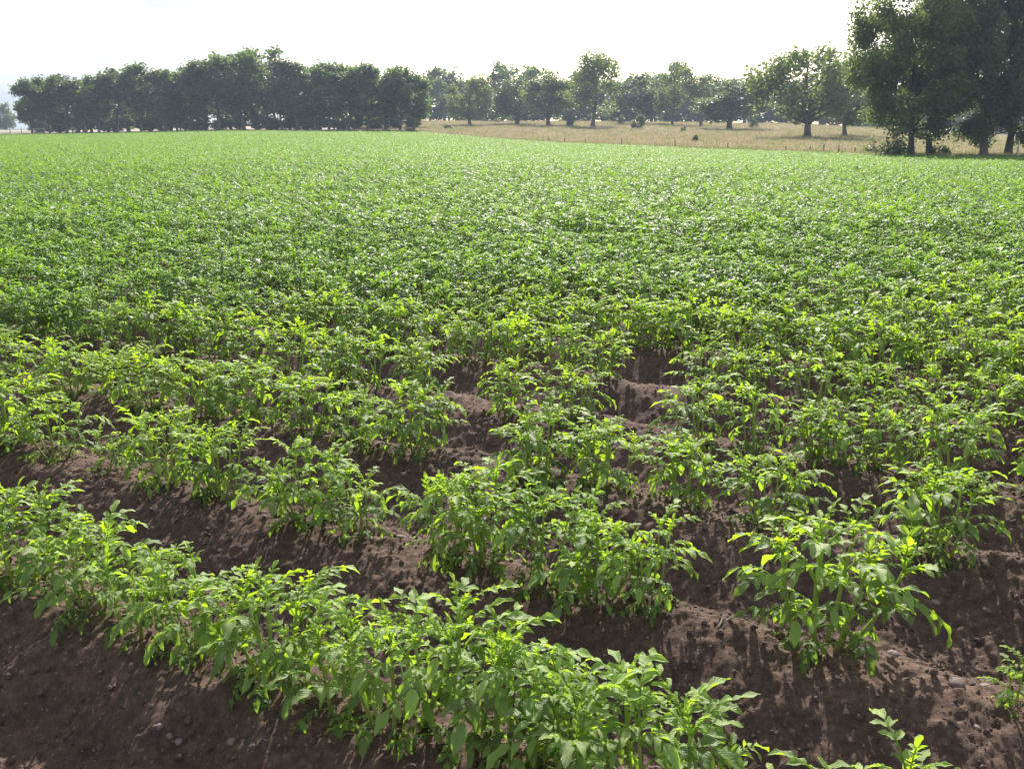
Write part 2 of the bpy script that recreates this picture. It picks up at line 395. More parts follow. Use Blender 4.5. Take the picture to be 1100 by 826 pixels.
def on_ray(px, py, y0=None):
    """ground point beyond the crop edge seen at pixel (px, py)"""
    d = ray(px, py); best = None
    s = d[0] / d[1]
    ys = np.linspace(float(edge_dist(s)) + 1.0, 420, 1500); zs = CAM_H + ys / d[1] * d[2]
    df = terrain(ys * s, ys) + 0.05 - zs
    k = int(np.argmin(np.abs(df)))
    return ys[k] * s, ys[k]
def at(px, Y):
    """ground point in the picture column px at distance Y"""
    d = ray(px, 140); x = d[0] / d[1] * Y
    return float(x), float(Y), float(terrain(x, Y)) + 0.05

# ------------------------------------------------------------------ potato plants
def leaflet(acc, o, d, nrm, L, W, curl, fold, age, rnd, nu=6, ph=0.0):
    """curved, folded leaflet with a wavy margin; o base, d direction, nrm upper side"""
    d = unit(d); nrm = unit(nrm - d * np.dot(nrm, d)); sd_ = np.cross(d, nrm)
    u = np.linspace(0, 1, nu + 1)
    ang = -curl * u ** 1.3
    st = L / nu
    c = np.zeros((nu + 1, 3)); t = np.cos(ang)[:, None] * d + np.sin(ang)[:, None] * nrm
    c[1:] = np.cumsum(t[:-1] * st, 0)
    nn = -np.sin(ang)[:, None] * d + np.cos(ang)[:, None] * nrm
    w = 1.62 * W * 0.5 * (np.maximum(u, 0.015) ** 0.52) * (np.maximum(1 - u, 0) ** 0.82)
    if nu >= 5: w = w * (1 + 0.05 * np.sin(u * 23 + ph))
    vs_ = np.array([-1, -0.5, 0, 0.5, 1.0]) if nu >= 5 else np.array([-1, 0, 1.0])
    lift = np.abs(vs_)[None, :] * fold * w[:, None] - 0.30 * w[:, None] * vs_[None, :] ** 2 * (0.6 + 0.4 * math.sin(ph))
    if nu >= 5: lift = lift + (vs_[None, :] ** 2) * 0.34 * w[:, None] * np.sin(u[:, None] * 10 + ph + vs_[None, :] * 1.7)
    P = o + c[:, None, :] + (vs_[None, :, None] * w[:, None, None]) * sd_ + lift[:, :, None] * nn[:, None, :]
    k = len(vs_)
    i = np.arange(nu)[:, None] * k + np.arange(k - 1)[None, :]
    q = np.stack([i, i + k, i + k + 1, i + 1], -1).reshape(-1, 4)
    uv = np.stack([np.repeat(u, k), np.tile(vs_ * 0.5 + 0.5, nu + 1)], -1)
    acc.add(P.reshape(-1, 3), q, None, uv, age, rnd)

def compound_leaf(acc, o, az, el, L, age, r, droop, size=1.0, lod=0):
    """pinnate potato leaf: arched petiole and rachis, pairs of leaflets, end leaflet"""
    m = 9 if lod == 0 else 6
    t = np.linspace(0, 1, m)
    e = el - droop * t ** 1.2
    az_t = az + r.uniform(-0.35, 0.35) * t
    dirs = np.stack([np.cos(e) * np.cos(az_t), np.cos(e) * np.sin(az_t), np.sin(e)], -1)
    P = o + np.vstack([[0, 0, 0], np.cumsum(dirs[:-1] * (L / (m - 1)), 0)])
    if lod < 2: acc.tube(P, np.linspace(0.0022, 0.0010, m) * (0.7 + 0.5 * size), 4 if lod == 0 else 3, min(1, age + 0.35), 0.6, cap=False)
    def frame(tt):
        k = min(tt * (m - 1), m - 1.001); a = int(k); f = k - a
        p = P[a] * (1 - f) + P[a + 1] * f; d = unit(dirs[a] * (1 - f) + dirs[min(a + 1, m - 1)] * f)
        side = unit(np.cross(d, [0, 0, 1.0])); up = np.cross(side, d)
        return p, d, side, up
    roll = r.uniform(-0.35, 0.35)
    nu = 6 if lod == 0 else (3 if lod == 1 else 2)
    pairs = ((0.34, 0.62), (0.58, 0.82), (0.82, 0.95)) if lod < 2 else ((0.5, 0.85), (0.82, 1.1))
    base = 0.385 * L * size
    for tt, sz in pairs:
        p, d, side, up = frame(tt + r.uniform(-0.03, 0.03))
        for sgn in (-1, 1):
            a = R(r.uniform(46, 66) - 14 * age); dd = math.cos(a) * d + math.sin(a) * sgn * side
            up2 = unit(up + sgn * roll * side + np.array([0, 0, 0.15]))
            dd = dd - up * r.uniform(-0.1, 0.45) * (1.15 - age)
            l = base * sz * r.uniform(0.85, 1.15)
            leaflet(acc, p, dd, up2, l, l * r.uniform(0.58, 0.74) * (1.05 - 0.2 * age), r.uniform(0.5, 1.6) * (1.2 - 0.4 * age), r.uniform(0.1, 0.6) + 0.4 * age, age + r.uniform(-.08, .08), r.random(), nu, r.uniform(0, 6))
    p, d, side, up = frame(0.999)
    l = base * 1.18 * r.uniform(0.9, 1.15)
    leaflet(acc, p, d, up + roll * side, l, l * r.uniform(0.58, 0.70), r.uniform(0.2, 0.9) * (1.2 - 0.4 * age), r.uniform(0.1, 0.5) + 0.3 * age, age, r.random(), nu, r.uniform(0, 6))
    if lod == 0:                                       # tiny leaflets between the pairs
        for tt in (0.52, 0.73, 0.30):
            p, d, side, up = frame(tt)
            for sgn in (-1, 1):
                if r.random() < 0.75:
                    leaflet(acc, p, d * 0.5 + sgn * side, up, base * r.uniform(0.14, 0.26), base * 0.16, 0.4, 0.3, age + 0.1, r.random(), 3, 0)

def make_potato(seed, height, spread, nst, lod=0, lush=1.0):
    """returns (list of stem meshes, foliage mesh)"""
    r = random.Random(seed); stems = []; fol = Acc()
    allst = Acc()
    a0 = r.uniform(0, 6.28)
    for k in range(nst):
        az = a0 + k * 6.283 / nst + r.uniform(-0.45, 0.45)
        inner = 0.30 if k % 3 == 0 else 1.0
        tilt = R(r.uniform(15, 36)) * inner * spread
        h = height * r.uniform(0.82, 1.06) * (1.0 if inner < 1 else 0.90)
        m = 12
        t = np.linspace(0, 1, m)
        el = R(90) - tilt * (1 - 0.62 * t)
        kz = r.uniform(0, 6)
        aw = az + 0.25 * np.sin(t * 9 + kz)
        dirs = np.stack([np.cos(el) * np.cos(aw), np.cos(el) * np.sin(aw), np.sin(el)], -1)
        b = np.array([math.cos(az) * 0.035 * r.uniform(0.4, 1.6), math.sin(az) * 0.035 * r.uniform(0.4, 1.6), -0.05])
        LL = (h * 0.86) / max(0.55, math.cos(tilt * 0.7))
        P = b + np.vstack([[0, 0, 0], np.cumsum(dirs[:-1] * (LL / (m - 1)), 0)])
        rad = np.linspace(0.0078, 0.0040, m) * r.uniform(0.85, 1.15)
        sa = Acc()
        (sa if lod == 0 else allst).tube(P, rad, 7 if lod == 0 else 3, t, r.random())
        if lod == 0: stems.append(sa.mesh('potato_stem', [STEM]))
        nl = {0: 9, 1: 8, 2: 6}[lod]
        nl = max(5, int(round(nl * lush * r.uniform(0.85, 1.15))))
        ga = r.uniform(0, 6.28)
        for j in range(nl):
            f = 0.07 + 0.93 * (j + 0.3 * r.random()) / (nl - 0.7)
            f = min(f, 1.0)
            kk = min(f * (m - 1), m - 1.001); ai = int(kk); p = P[ai] * (1 - kk + ai) + P[ai + 1] * (kk - ai)
            la = ga + j * 2.39996
            # mature leaves turn outwards from the plant
            out = math.atan2(p[1], p[0])
            d_ = (la - out + math.pi) % (2 * math.pi) - math.pi
            la = out + d_ * (0.62 if f < 0.85 else 1.0)
            if f < 0.40:
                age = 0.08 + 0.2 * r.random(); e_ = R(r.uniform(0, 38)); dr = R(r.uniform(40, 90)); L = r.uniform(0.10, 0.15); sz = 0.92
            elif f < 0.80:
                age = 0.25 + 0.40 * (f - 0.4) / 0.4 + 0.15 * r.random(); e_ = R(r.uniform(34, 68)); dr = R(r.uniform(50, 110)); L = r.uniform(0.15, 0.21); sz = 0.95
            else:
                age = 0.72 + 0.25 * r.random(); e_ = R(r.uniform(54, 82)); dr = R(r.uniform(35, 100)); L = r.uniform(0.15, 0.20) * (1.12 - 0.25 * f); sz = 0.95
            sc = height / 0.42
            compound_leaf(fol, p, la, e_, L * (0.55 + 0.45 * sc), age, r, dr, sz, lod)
        # tuft of young leaves at the tip
        for j in range(4 if lod == 0 else 3):
            compound_leaf(fol, P[-1], ga + j * 2.4 + 1, R(r.uniform(48, 84)), r.uniform(0.055, 0.10), 0.9 + 0.1 * r.random(), r, R(r.uniform(10, 60)), 0.95, max(lod, 0) if lod else 0)
    if lod == 0:
        return stems, fol.mesh('potato_foliage', [POTATO])
    # low detail: stems and leaves in one mesh with two materials
    nV = fol.n
    nf_q = sum(len(x) for x in fol.Q); nf_t = sum(len(x) for x in fol.T)
    V = np.vstack(fol.V + allst.V); Q = np.vstack(fol.Q + [x + nV for x in allst.Q])
    Tt = np.vstack([x for x in fol.T] + [x + nV for x in allst.T]) if (fol.T or allst.T) else None
    mi = np.concatenate([np.zeros(nf_q), np.ones(len(Q) - nf_q)] + ([np.concatenate([np.zeros(nf_t), np.ones(len(Tt) - nf_t)])] if Tt is not None else []))
    return None, mesh_np('potato_low', V, [Q] + ([Tt] if Tt is not None else []), [LUSH, STEM], True,
                         {'age': np.concatenate(fol.A + allst.A), 'rnd': np.concatenate(fol.B + allst.B)}, np.vstack(fol.U + allst.U), mi)

#          seed height spread stems  words
VARIANTS = [(11, 0.43, 1.0, 6, 'bushy'), (12, 0.40, 1.2, 5, 'wide spreading'), (13, 0.45, 0.8, 4, 'upright'), (14, 0.38, 1.1, 4, 'open leggy'),
            (15, 0.42, 1.1, 6, 'dense leafy'), (16, 0.36, 1.0, 3, 'sparse'), (17, 0.44, 0.95, 6, 'full'), (18, 0.40, 1.3, 5, 'sprawling'),
            (19, 0.47, 0.9, 5, 'tall'), (20, 0.28, 0.9, 3, 'small'), (21, 0.41, 1.05, 4, 'loose'), (22, 0.43, 1.15, 6, 'thick')]
PROTO = [make_potato(s, h, sp, n) for s, h, sp, n, w in VARIANTS]

# plants whose place can be read in the photo: row, base pixel x, height, variant, label
# (row number, px, top height m, variant)
SEEN = {
 0: [(-40, .38, 4), (28, .41, 0), (100, .38, 6), (150, .30, 9), (212, .36, 11), (300, .40, 4), (366, .36, 10), (428, .40, 1), (492, .45, 8), (548, .38, 3), (618, .37, 7), (690, .44, 6), (790, .28, 5), (955, .34, 9)],
 1: [(-40, .42, 6), (15, .42, 4), (62, .34, 1), (118, .22, 9), (178, .39, 0), (240, .39, 4), (335, .40, 6), (385, .32, 10), (475, .37, 3), (520, .43, 8), (590, .40, 11), (640, .35, 1), (700, .35, 2), (872, .53, 0), (1097, .15, 9)],
}
def row_point(k, px):
    """where row k crosses picture column px (plants stand on z about 0)"""
    v = ROW0 + k * ROWS
    s = (px - PW / 2) / F
    # solve x/zc = s with x = u RD0 + v RN0 ..., zc = y cosp + H sinp
    # x - s*(y cosp + H sinp) = 0
    cp, sp = math.cos(PITCH), math.sin(PITCH)
    A = RD[0] - s * RD[1] * cp
    B = v * RN[0] - s * (v * RN[1] * cp + CAM_H * sp)
    return -B / A, v
GAPS = {1: [(425, 445), (755, 820), (925, 1040)], 2: [(845, 915), (1088, 1200)], 3: [(500, 530)]}

plants = []                                  # (x, y, height, variant, row, u)
rr = random.Random(5)
for k, lst in SEEN.items():
    for px, h, vv in lst:
        u, v = row_point(k, px)
        plants.append((u, v + (0.10 if (k, px) == (1, 872) else 0.0), h, vv, k))
def rand_h(y): return rr.uniform(0.31, 0.42) + 0.11 * min(1, max(0, (y - 5) / 2.5))
for k in range(-1, 230):
    v = ROW0 + k * ROWS
    du = 0.315 if k < 5 else 0.30
    u = -190 + rr.random() * 0.3
    while u < 150:
        u += du * rr.uniform(0.8, 1.2)
        vj = v + rr.gauss(0, 0.035)
        x = u * RD[0] + vj * RN[0]; y = u * RD[1] + vj * RN[1]
        if y < 0.7 or y > 165: continue
        s = x / max(y, 1e-3)
        if y > edge_dist(s) - 0.6: continue
        px, py, zc = pix(x, y, terrain(x, y))
        mrg = 300 if y < 20 else 140
        if px < -mrg or px > PW + mrg: continue
        if k in SEEN and SEEN[k][0][0] < px < SEEN[k][-1][0] + 25: continue
        if k in SEEN and -150 < px < 1180 and (px < SEEN[k][0][0] + 20 and px > SEEN[k][0][0] - 40): continue
        if k < 0: continue
        if k == 0 and px > 800: continue
        if k in GAPS and any(a < px < b for a, b in GAPS[k]): continue
        if k >= 2 and x > -1.2 and y < 6.3 and rr.random() < 0.12: continue
        vv = rr.choice([0, 1, 2, 3, 4, 6, 7, 8, 10, 11] if k > 3 else [0, 0, 1, 2, 4, 4, 6, 6, 7, 8, 11, 11, 9 if rr.random() < 0.5 else 3])
        plants.append((u, vj, rand_h(y) if vv not in (5, 9) else rr.uniform(.26, .34), vv, k))
P = []
for u, v, h, vv, k in plants:
    x = u * RD[0] + v * RN[0]; y = u * RD[1] + v * RN[1]
    px, py, zc = pix(x, y, float(terrain(x, y)) + 0.2)
    inframe = zc > 0.3 and -0.30 * F / zc < px < PW + 0.30 * F / zc and py - 0.3 * F / zc < PH
    P.append(dict(x=x, y=y, h=h, v=vv, k=k, px=px, py=py, zc=zc, inf=inframe))
cand = sorted([p for p in P if p['inf']], key=lambda p: p['zc'])
chosen = cand[:300]
cid = set(id(p) for p in chosen)
rest = [p for p in P if id(p) not in cid]

ORD = ['first', 'second', 'third', 'fourth', 'fifth', 'sixth', 'seventh', 'eighth', 'ninth', 'tenth', 'eleventh', 'twelfth', 'thirteenth', 'fourteenth', 'fifteenth', 'sixteenth',
       'seventeenth', 'eighteenth', 'nineteenth', 'twentieth'] + ['twenty-' + w for w in ('first', 'second', 'third', 'fourth', 'fifth', 'sixth', 'seventh', 'eighth', 'ninth')] + ['thirtieth'] + ['thirty-' + w for w in ('first', 'second', 'third', 'fourth', 'fifth', 'sixth', 'seventh', 'eighth', 'ninth')] + ['fortieth']
SPECIAL = {(1, 872): 'tall bushy potato plant standing alone with bare soil on both sides at lower right',
           (1, 1097): 'small young potato plant on the bare ridge, cut by the right edge',
           (0, 955): 'small potato plant at the very bottom right, only its tips in the picture',
           (1, 118): 'very small low potato plant beside the gap in the second row',
           (0, 790): 'low potato plant second from the right in the front row, at the bottom edge',
           (0, 495): 'tallest potato plant of the front row, just left of the bottom centre'}
byrow = {}
for p in chosen: byrow.setdefault(p['k'], []).append(p)
for k, lst in byrow.items():
    lst.sort(key=lambda p: p['px'])
    n = len(lst)
    for i, p in enumerate(lst):
        w = VARIANTS[p['v']][4]
        rn = 'front row' if k <= 0 else ORD[k] + ' row from the front'
        if i < (n + 1) // 2: pos = ('leftmost' if i == 0 else ORD[i] + ' from the left')
        else:
            j = n - 1 - i; pos = ('rightmost' if j == 0 else ORD[j] + ' from the right')
        p['label'] = f'{w} potato plant, {pos} in the {rn}'
        if i == 0 and n == 1: p['label'] = f'{w} potato plant, the only one showing of the {rn}'
for k, px in SPECIAL:
    c = [p for p in byrow.get(k, []) if abs(p['px'] - px) < 30]
    if c: min(c, key=lambda p: abs(p['px'] - px))['label'] = SPECIAL[(k, px)]

lr = random.Random(77)
for p in P:                                     # the crop is richer and darker away from the field margin
    t = (p['y'] + lr.gauss(0, 0.55) - (5.7 + 0.28 * min(0.0, p['x']))) / 2.2
    p['lush'] = POTATO if t < 0.33 else (MIDLEAF if t < 0.8 else LUSH)
def plant_potato(p):
    z = float(ground_z(p['x'], p['y'], False))
    V_ = VARIANTS[p['v']]; s = p['h'] / V_[1]
    sw = s * rr.uniform(0.88, 1.02) * (0.93 if p['k'] < 2 else 1.0)
    root = empty('potato_plant', (p['x'], p['y'], z + 0.01), rr.uniform(0, 6.28), (sw * 0.90, sw * 0.90, s * 0.85))
    tag(root, p['label'], 'potato plant', 'potato plants growing in rows in the field')
    root.rotation_euler = (rr.uniform(-.09, .09), rr.uniform(-.09, .09), root.rotation_euler[2])
    st, fo = PROTO[p['v']]
    for m in st: link(bpy.data.objects.new('stem', m), root)
    f = link(bpy.data.objects.new('foliage', fo), root)
    if p['lush'] is not POTATO: f.material_slots[0].link = 'OBJECT'; f.material_slots[0].material = p['lush']
for p in chosen: plant_potato(p)

# ------------------------------------------------------------------ instancer for what nobody could count
def scatter(name, meshes, pts, rots, scales, idx, label, cat):
    pts = np.asarray(pts, np.float32)
    me = bpy.data.meshes.new(name); me.vertices.add(len(pts)); me.vertices.foreach_set('co', pts.reshape(-1))
    a = me.attributes.new('rot', 'FLOAT_VECTOR', 'POINT'); a.data.foreach_set('vector', np.asarray(rots, np.float32).reshape(-1))
    a = me.attributes.new('scl', 'FLOAT_VECTOR', 'POINT'); a.data.foreach_set('vector', np.asarray(scales, np.float32).reshape(-1))
    a = me.attributes.new('idx', 'INT', 'POINT'); a.data.foreach_set('value', np.asarray(idx, np.int32))
    src = bpy.data.collections.new(name + '_sources')
    for i, m in enumerate(meshes): src.objects.link(bpy.data.objects.new('%s_source_%02d' % (name, i), m))
    o = link(bpy.data.objects.new(name, me))
    ng = bpy.data.node_groups.new(name, 'GeometryNodeTree')
    ng.interface.new_socket('Geometry', in_out='INPUT', socket_type='NodeSocketGeometry'); ng.interface.new_socket('Geometry', in_out='OUTPUT', socket_type='NodeSocketGeometry')
    n, l = ng.nodes, ng.links
    gi, go = n.new('NodeGroupInput'), n.new('NodeGroupOutput'); iop = n.new('GeometryNodeInstanceOnPoints')
    ci = n.new('GeometryNodeCollectionInfo'); ci.inputs['Collection'].default_value = src; ci.inputs['Separate Children'].default_value = True; ci.inputs['Reset Children'].default_value = True
    def att(nm, t):
        q = n.new('GeometryNodeInputNamedAttribute'); q.data_type = t; q.inputs['Name'].default_value = nm; return q.outputs['Attribute']
    e2r = n.new('FunctionNodeEulerToRotation'); l.new(att('rot', 'FLOAT_VECTOR'), e2r.inputs[0])
    l.new(gi.outputs[0], iop.inputs['Points']); l.new(ci.outputs[0], iop.inputs['Instance']); iop.inputs['Pick Instance'].default_value = True
    l.new(att('idx', 'INT'), iop.inputs['Instance Index']); l.new(e2r.outputs[0], iop.inputs['Rotation']); l.new(att('scl', 'FLOAT_VECTOR'), iop.inputs['Scale'])
    l.new(iop.outputs[0], go.inputs[0])
    md = o.modifiers.new('scatter', 'NODES'); md.node_group = ng
    return tag(o, label, cat, kind='stuff')

LOW1 = [make_potato(100 + i, 0.44, random.Random(i).uniform(.9, 1.15), 6, 1)[1] for i in range(8)]
LOW2 = [make_potato(200 + i, 0.44, random.Random(i).uniform(.9, 1.15), 6, 2)[1] for i in range(6)]
if rest:
    xs = np.array([p['x'] for p in rest]); ys = np.array([p['y'] for p in rest])
    zs = ground_z(xs, ys, False)
    h = np.array([p['h'] for p in rest]) / 0.44
    r2 = np.random.default_rng(3)
    rot = np.stack([r2.uniform(-.08, .08, len(xs)), r2.uniform(-.08, .08, len(xs)), r2.uniform(0, 6.28, len(xs))], -1)
    scl = np.stack([h * r2.uniform(1.0, 1.15, len(xs)), h * r2.uniform(1.0, 1.15, len(xs)), h * r2.uniform(.92, 1.1, len(xs))], -1)
    h = h * r2.uniform(0.72, 1.2, len(xs)); idx = np.where(ys < 34, r2.integers(0, 8, len(xs)), 8 + r2.integers(0, 6, len(xs)))
    scatter('potato_crop', LOW1 + LOW2, np.stack([xs, ys, zs], -1), rot, scl, idx, 'dense green potato canopy stretching across the field to the trees', 'crop')
print('plants', len(P), 'chosen', len(chosen), 'farthest', chosen[-1]['zc'])

# ------------------------------------------------------------------ stones, clods, twigs
def stone_mesh(seed, mat, rough=0.25, sub=3):
    r = np.random.default_rng(seed)
    import bmesh
    bm = bmesh.new(); bmesh.ops.create_icosphere(bm, subdivisions=sub, radius=1.0)
    ds = r.normal(size=(7, 3)); ds /= np.linalg.norm(ds, axis=1, keepdims=True); am = r.uniform(-rough, rough, 7)
    sq = r.uniform(0.6, 1.0, 3)
    for v in bm.verts:
        c = np.array(v.co); f = 1 + sum(a * max(0, float(np.dot(c, d_))) ** 2 for a, d_ in zip(am, ds)) + 0.05 * math.sin(c[0] * 9 + seed) * math.sin(c[1] * 8)
        v.co = Vector(c * f * sq)
    me = bpy.data.meshes.new('stone'); bm.to_mesh(me); bm.free()
    me.polygons.foreach_set('use_smooth', np.full(len(me.polygons), sub > 2)); me.materials.append(mat)
    return me
def soil_at(px, py):
    d = ray(px, py); ys = np.linspace(1.2, 14, 4000); t = ys / d[1]
    df = CAM_H + t * d[2] - ground_z(d[0] * t, ys)
    k = int(np.argmax(df < 0)); return d[0] * t[k], ys[k]
STONES = [(1027, 735, 17, 'large round pinkish stone on the lit ridge at lower right'), (958, 703, 17, 'flat grey stone beside the lone tall potato plant'),
          (1058, 737, 13, 'small pale stone between the large ridge stone and the right edge'), (1049, 782, 12, 'roundish dull stone low at right above the bottom edge'),
          (172, 782, 11, 'oval pinkish stone on bare soil at lower left'), (250, 797, 14, 'pale oval stone at lower left, right of a hollow'), (289, 785, 9, 'small round stone below the front row at left'),
          (172, 687, 10, 'reddish pebble tucked under the front row leaves at left'), (264, 711, 12, 'pale stone in the gap between two front row plants'), (193, 798, 9, 'small dark stone at the lip of a hollow, lower left'),
          (24, 722, 8, 'small grey pebble on dark soil near the left edge'), (432, 577, 13, 'light stone at the gap in the second row'), (415, 570, 9, 'small white stone left of the gap stone in the second row'),
          (1005, 647, 9, 'pale pebble in the furrow right of the lone plant'), (1060, 655, 10, 'pale pebble on open soil right of the lone plant'), (757, 545, 9, 'pale pebble at the foot of the third row'),
          (183, 790, 8, 'round brown pebble next to the small dark stone, lower left'), (845, 640, 9, 'brown pebble left of the lone tall plant')]
for i, (px, py, w, lab) in enumerate(STONES):
    x, y = soil_at(px, py); sz = w / F * math.hypot(y, CAM_H) * 0.5
    o = link(bpy.data.objects.new('stone', stone_mesh(300 + i, STONE, 0.4)))
    o.location = (x, y, float(ground_z(x, y)) - sz * 0.08); o.scale = (sz, sz * 0.85, sz * 0.75); o.rotation_euler = (0.1, 0.2, i * 1.3)
    tag(o, lab, 'stone', 'stones lying on the soil')
r3 = np.random.default_rng(17)
n = 42000
yy_ = 1.3 + 9.5 * r3.random(n) ** 1.5; xx_ = (r3.random(n) * 2 - 1) * (0.75 * yy_ + 0.7)
cm = [stone_mesh(400 + i, CLOD, 0.6, 1) for i in range(6)] + [stone_mesh(420 + i, STONE, 0.3, 2) for i in range(3)]
sz = 0.0025 + 0.0085 * r3.random(n) ** 3.5
ii = np.where(r3.random(n) < 0.88, r3.integers(0, 6, n), 6 + r3.integers(0, 3, n)); sz = np.where(ii >= 6, sz * 0.62, sz)
zz = ground_z(xx_, yy_) + sz * 0.3
scatter('soil_crumbs', cm, np.stack([xx_, yy_, zz], -1), r3.uniform(0, 6.28, (n, 3)), sz[:, None] * r3.uniform(.8, 1.2, (n, 3)), ii, 'fine crumbs of soil and grit over the bare ridges', 'soil')
for (xa, ya, xb, yb), lab in (((772, 675, 795, 663), 'thin dry twig on the soil left of the lone tall plant'), ((276, 802, 290, 794), 'short dry twig on bare soil at lower left'), ((366, 797, 380, 788), 'short pale twig under the front row near bottom left'), ((1012, 772, 1030, 782), 'brown twig lying on bare soil at lower right')):
    a = soil_at(xa, ya); b = soil_at(xb, yb); A_ = Acc()
    t = np.linspace(0, 1, 7); X = a[0] + (b[0] - a[0]) * t; Y = a[1] + (b[1] - a[1]) * t + 0.006 * np.sin(t * 5)
    Z = ground_z(np.array([a[0], b[0]]), np.array([a[1], b[1]])); Zl = np.maximum(Z[0] + (Z[1] - Z[0]) * t, ground_z(X, Y) - 0.001) + 0.003
    A_.tube(np.stack([X - a[0], Y - a[1], Zl - Zl[0]], -1), np.linspace(0.0032, 0.0018, 7), 6)
    o = link(bpy.data.objects.new('twig', A_.mesh('twig', [TWIG]))); o.location = (a[0], a[1], float(Zl[0])); tag(o, lab, 'twig', 'dry twigs on the soil')

# ------------------------------------------------------------------ trees
def make_tree(seed, kind, w, base, nclump, nleaf, leaf, trunk_r=0.03, gap=0.0, lean=0.0, low=False, cs=1.0):
    """unit tree (height 1, crown width w of the height): trunk mesh with limbs, crown mesh of leaf faces"""
    r = random.Random(seed); g_ = np.random.default_rng(seed)
    tr = Acc()
    m = 10; t = np.linspace(0, 1, m); topz = 0.80
    bend = np.stack([lean * t ** 1.5 + 0.02 * np.sin(t * 5 + seed), 0.02 * np.cos(t * 4 + seed), t * topz - 0.02 * (1 - t)], -1)
    rad = trunk_r * (1 - 0.80 * t) ; rad[0] *= 1.5; rad[1] *= 1.08
    tr.tube(bend, rad, 9)
    def on_trunk(z):
        k = np.clip(z / topz, 0, 0.999) * (m - 1); a = int(k); return bend[a] * (1 - k + a) + bend[a + 1] * (k - a), rad[a]
    C = []
    zc = (base + 1.0) / 2; hz = (1.0 - base) / 2; hw = w / 2
    lob = g_.normal(size=(9, 3)); lob /= np.linalg.norm(lob, axis=1, keepdims=True); la = g_.uniform(-0.24, 0.14, 9)
    tries = 0
    while len(C) < nclump and tries < 4000:
        tries += 1
        d = g_.normal(size=3); d /= np.linalg.norm(d)
        if d[2] < 0: d[:2] *= math.sqrt(1 - d[2] ** 4) / max(0.2, math.sqrt(1 - d[2] ** 2)) * (1 - 0.25 * d[2] ** 2)
        e = 1 + sum(a * max(0, float(d @ l_)) ** 3 for a, l_ in zip(la, lob))
        rad_ = r.uniform(0.2, 0.93) ** 0.55 * e
        c = np.array([d[0] * hw * rad_, d[1] * hw * rad_, zc + d[2] * hz * rad_ * 0.93])
        if low is False and c[2] < base + 0.02: continue
        c[0] += lean * max(0, c[2]) ** 1.2
        if gap and any(np.linalg.norm((c - q[0]) / np.array([1, 1, 0.8])) < gap for q in C): continue
        C.append((c, r.uniform(0.75, 1.35)))
    for j, (c, s) in enumerate(C):                                   # a limb to about every other clump
        if (j % 2 and nclump > 45) or (j % 5 and nclump > 110): continue
        z0 = max(base * 0.75, 0.0 if low else 0.17, min(0.74, c[2] - abs(r.uniform(0.25, 0.6)) * math.hypot(c[0], c[1]) - 0.04))
        p0, r0 = on_trunk(z0)
        tt = np.linspace(0, 1, 6)[:, None]
        mid = (p0 + c) / 2 + np.array([r.uniform(-.02, .02), r.uniform(-.02, .02), r.uniform(-.01, .04)])
        Pl = (1 - tt) ** 2 * p0 + 2 * tt * (1 - tt) * mid + tt ** 2 * c
        tr.tube(Pl, np.linspace(min(r0 * 0.55, trunk_r * 0.34), trunk_r * 0.06, 6), 5)
    # leaves
    cr_ = cs * 0.82 * (hw * hw * hz / nclump) ** (1 / 3)
    CC = np.array([c for c, s in C]); dd_ = np.linalg.norm(CC[:, None] - CC[None], axis=2); np.fill_diagonal(dd_, 9)
    C = [C[i] for i in range(len(C)) if np.sort(dd_[i])[1] < cr_ * 1.55]
    V, A, B = [], [], []
    for c, s in C:
        nl = int(nleaf * s * r.uniform(0.7, 1.2)); dirs = g_.normal(size=(nl, 3)); dirs /= np.linalg.norm(dirs, axis=1, keepdims=True)
        rr_ = g_.random(nl) ** 0.5 * cr_ * s * 1.15
        ctr = c + dirs * rr_[:, None] * np.array([1.1, 1.1, 0.92]) + g_.normal(size=(nl, 3)) * cr_ * 0.17
        nrm = g_.normal(size=(nl, 3)) + np.array([0, 0, 0.8]); nrm /= np.linalg.norm(nrm, axis=1, keepdims=True)
        a = np.cross(nrm, g_.normal(size=(nl, 3))); a /= np.linalg.norm(a, axis=1, keepdims=True); b = np.cross(nrm, a)
        L = leaf * g_.uniform(0.6, 1.35, nl)[:, None]; Wd = L * g_.uniform(0.5, 0.8, nl)[:, None]
        quad = np.stack([ctr - a * L, ctr + b * Wd - nrm * L * 0.25, ctr + a * L, ctr - b * Wd - nrm * L * 0.25], 1)
        V.append(quad.reshape(-1, 3)); tone = r.uniform(-0.3, 1.3)
        A.append(np.repeat(np.clip(0.25 + 0.5 * tone + g_.normal(0, .15, nl), 0, 1), 4)); B.append(np.repeat(g_.random(nl), 4))
    V = np.vstack(V); q = np.arange(len(V)).reshape(-1, 4)
    top_ = np.quantile(V[:, 2], 0.998); V[:, 2] = np.where(V[:, 2] > 0.3, 0.3 + (V[:, 2] - 0.3) * 0.7 / max(0.2, top_ - 0.3), V[:, 2])
    cm_ = mesh_np('crown', V, [q], [CROWN[kind]], False, {'age': np.concatenate(A), 'rnd': np.concatenate(B)})
    return tr.mesh('trunk', [BARK]), cm_

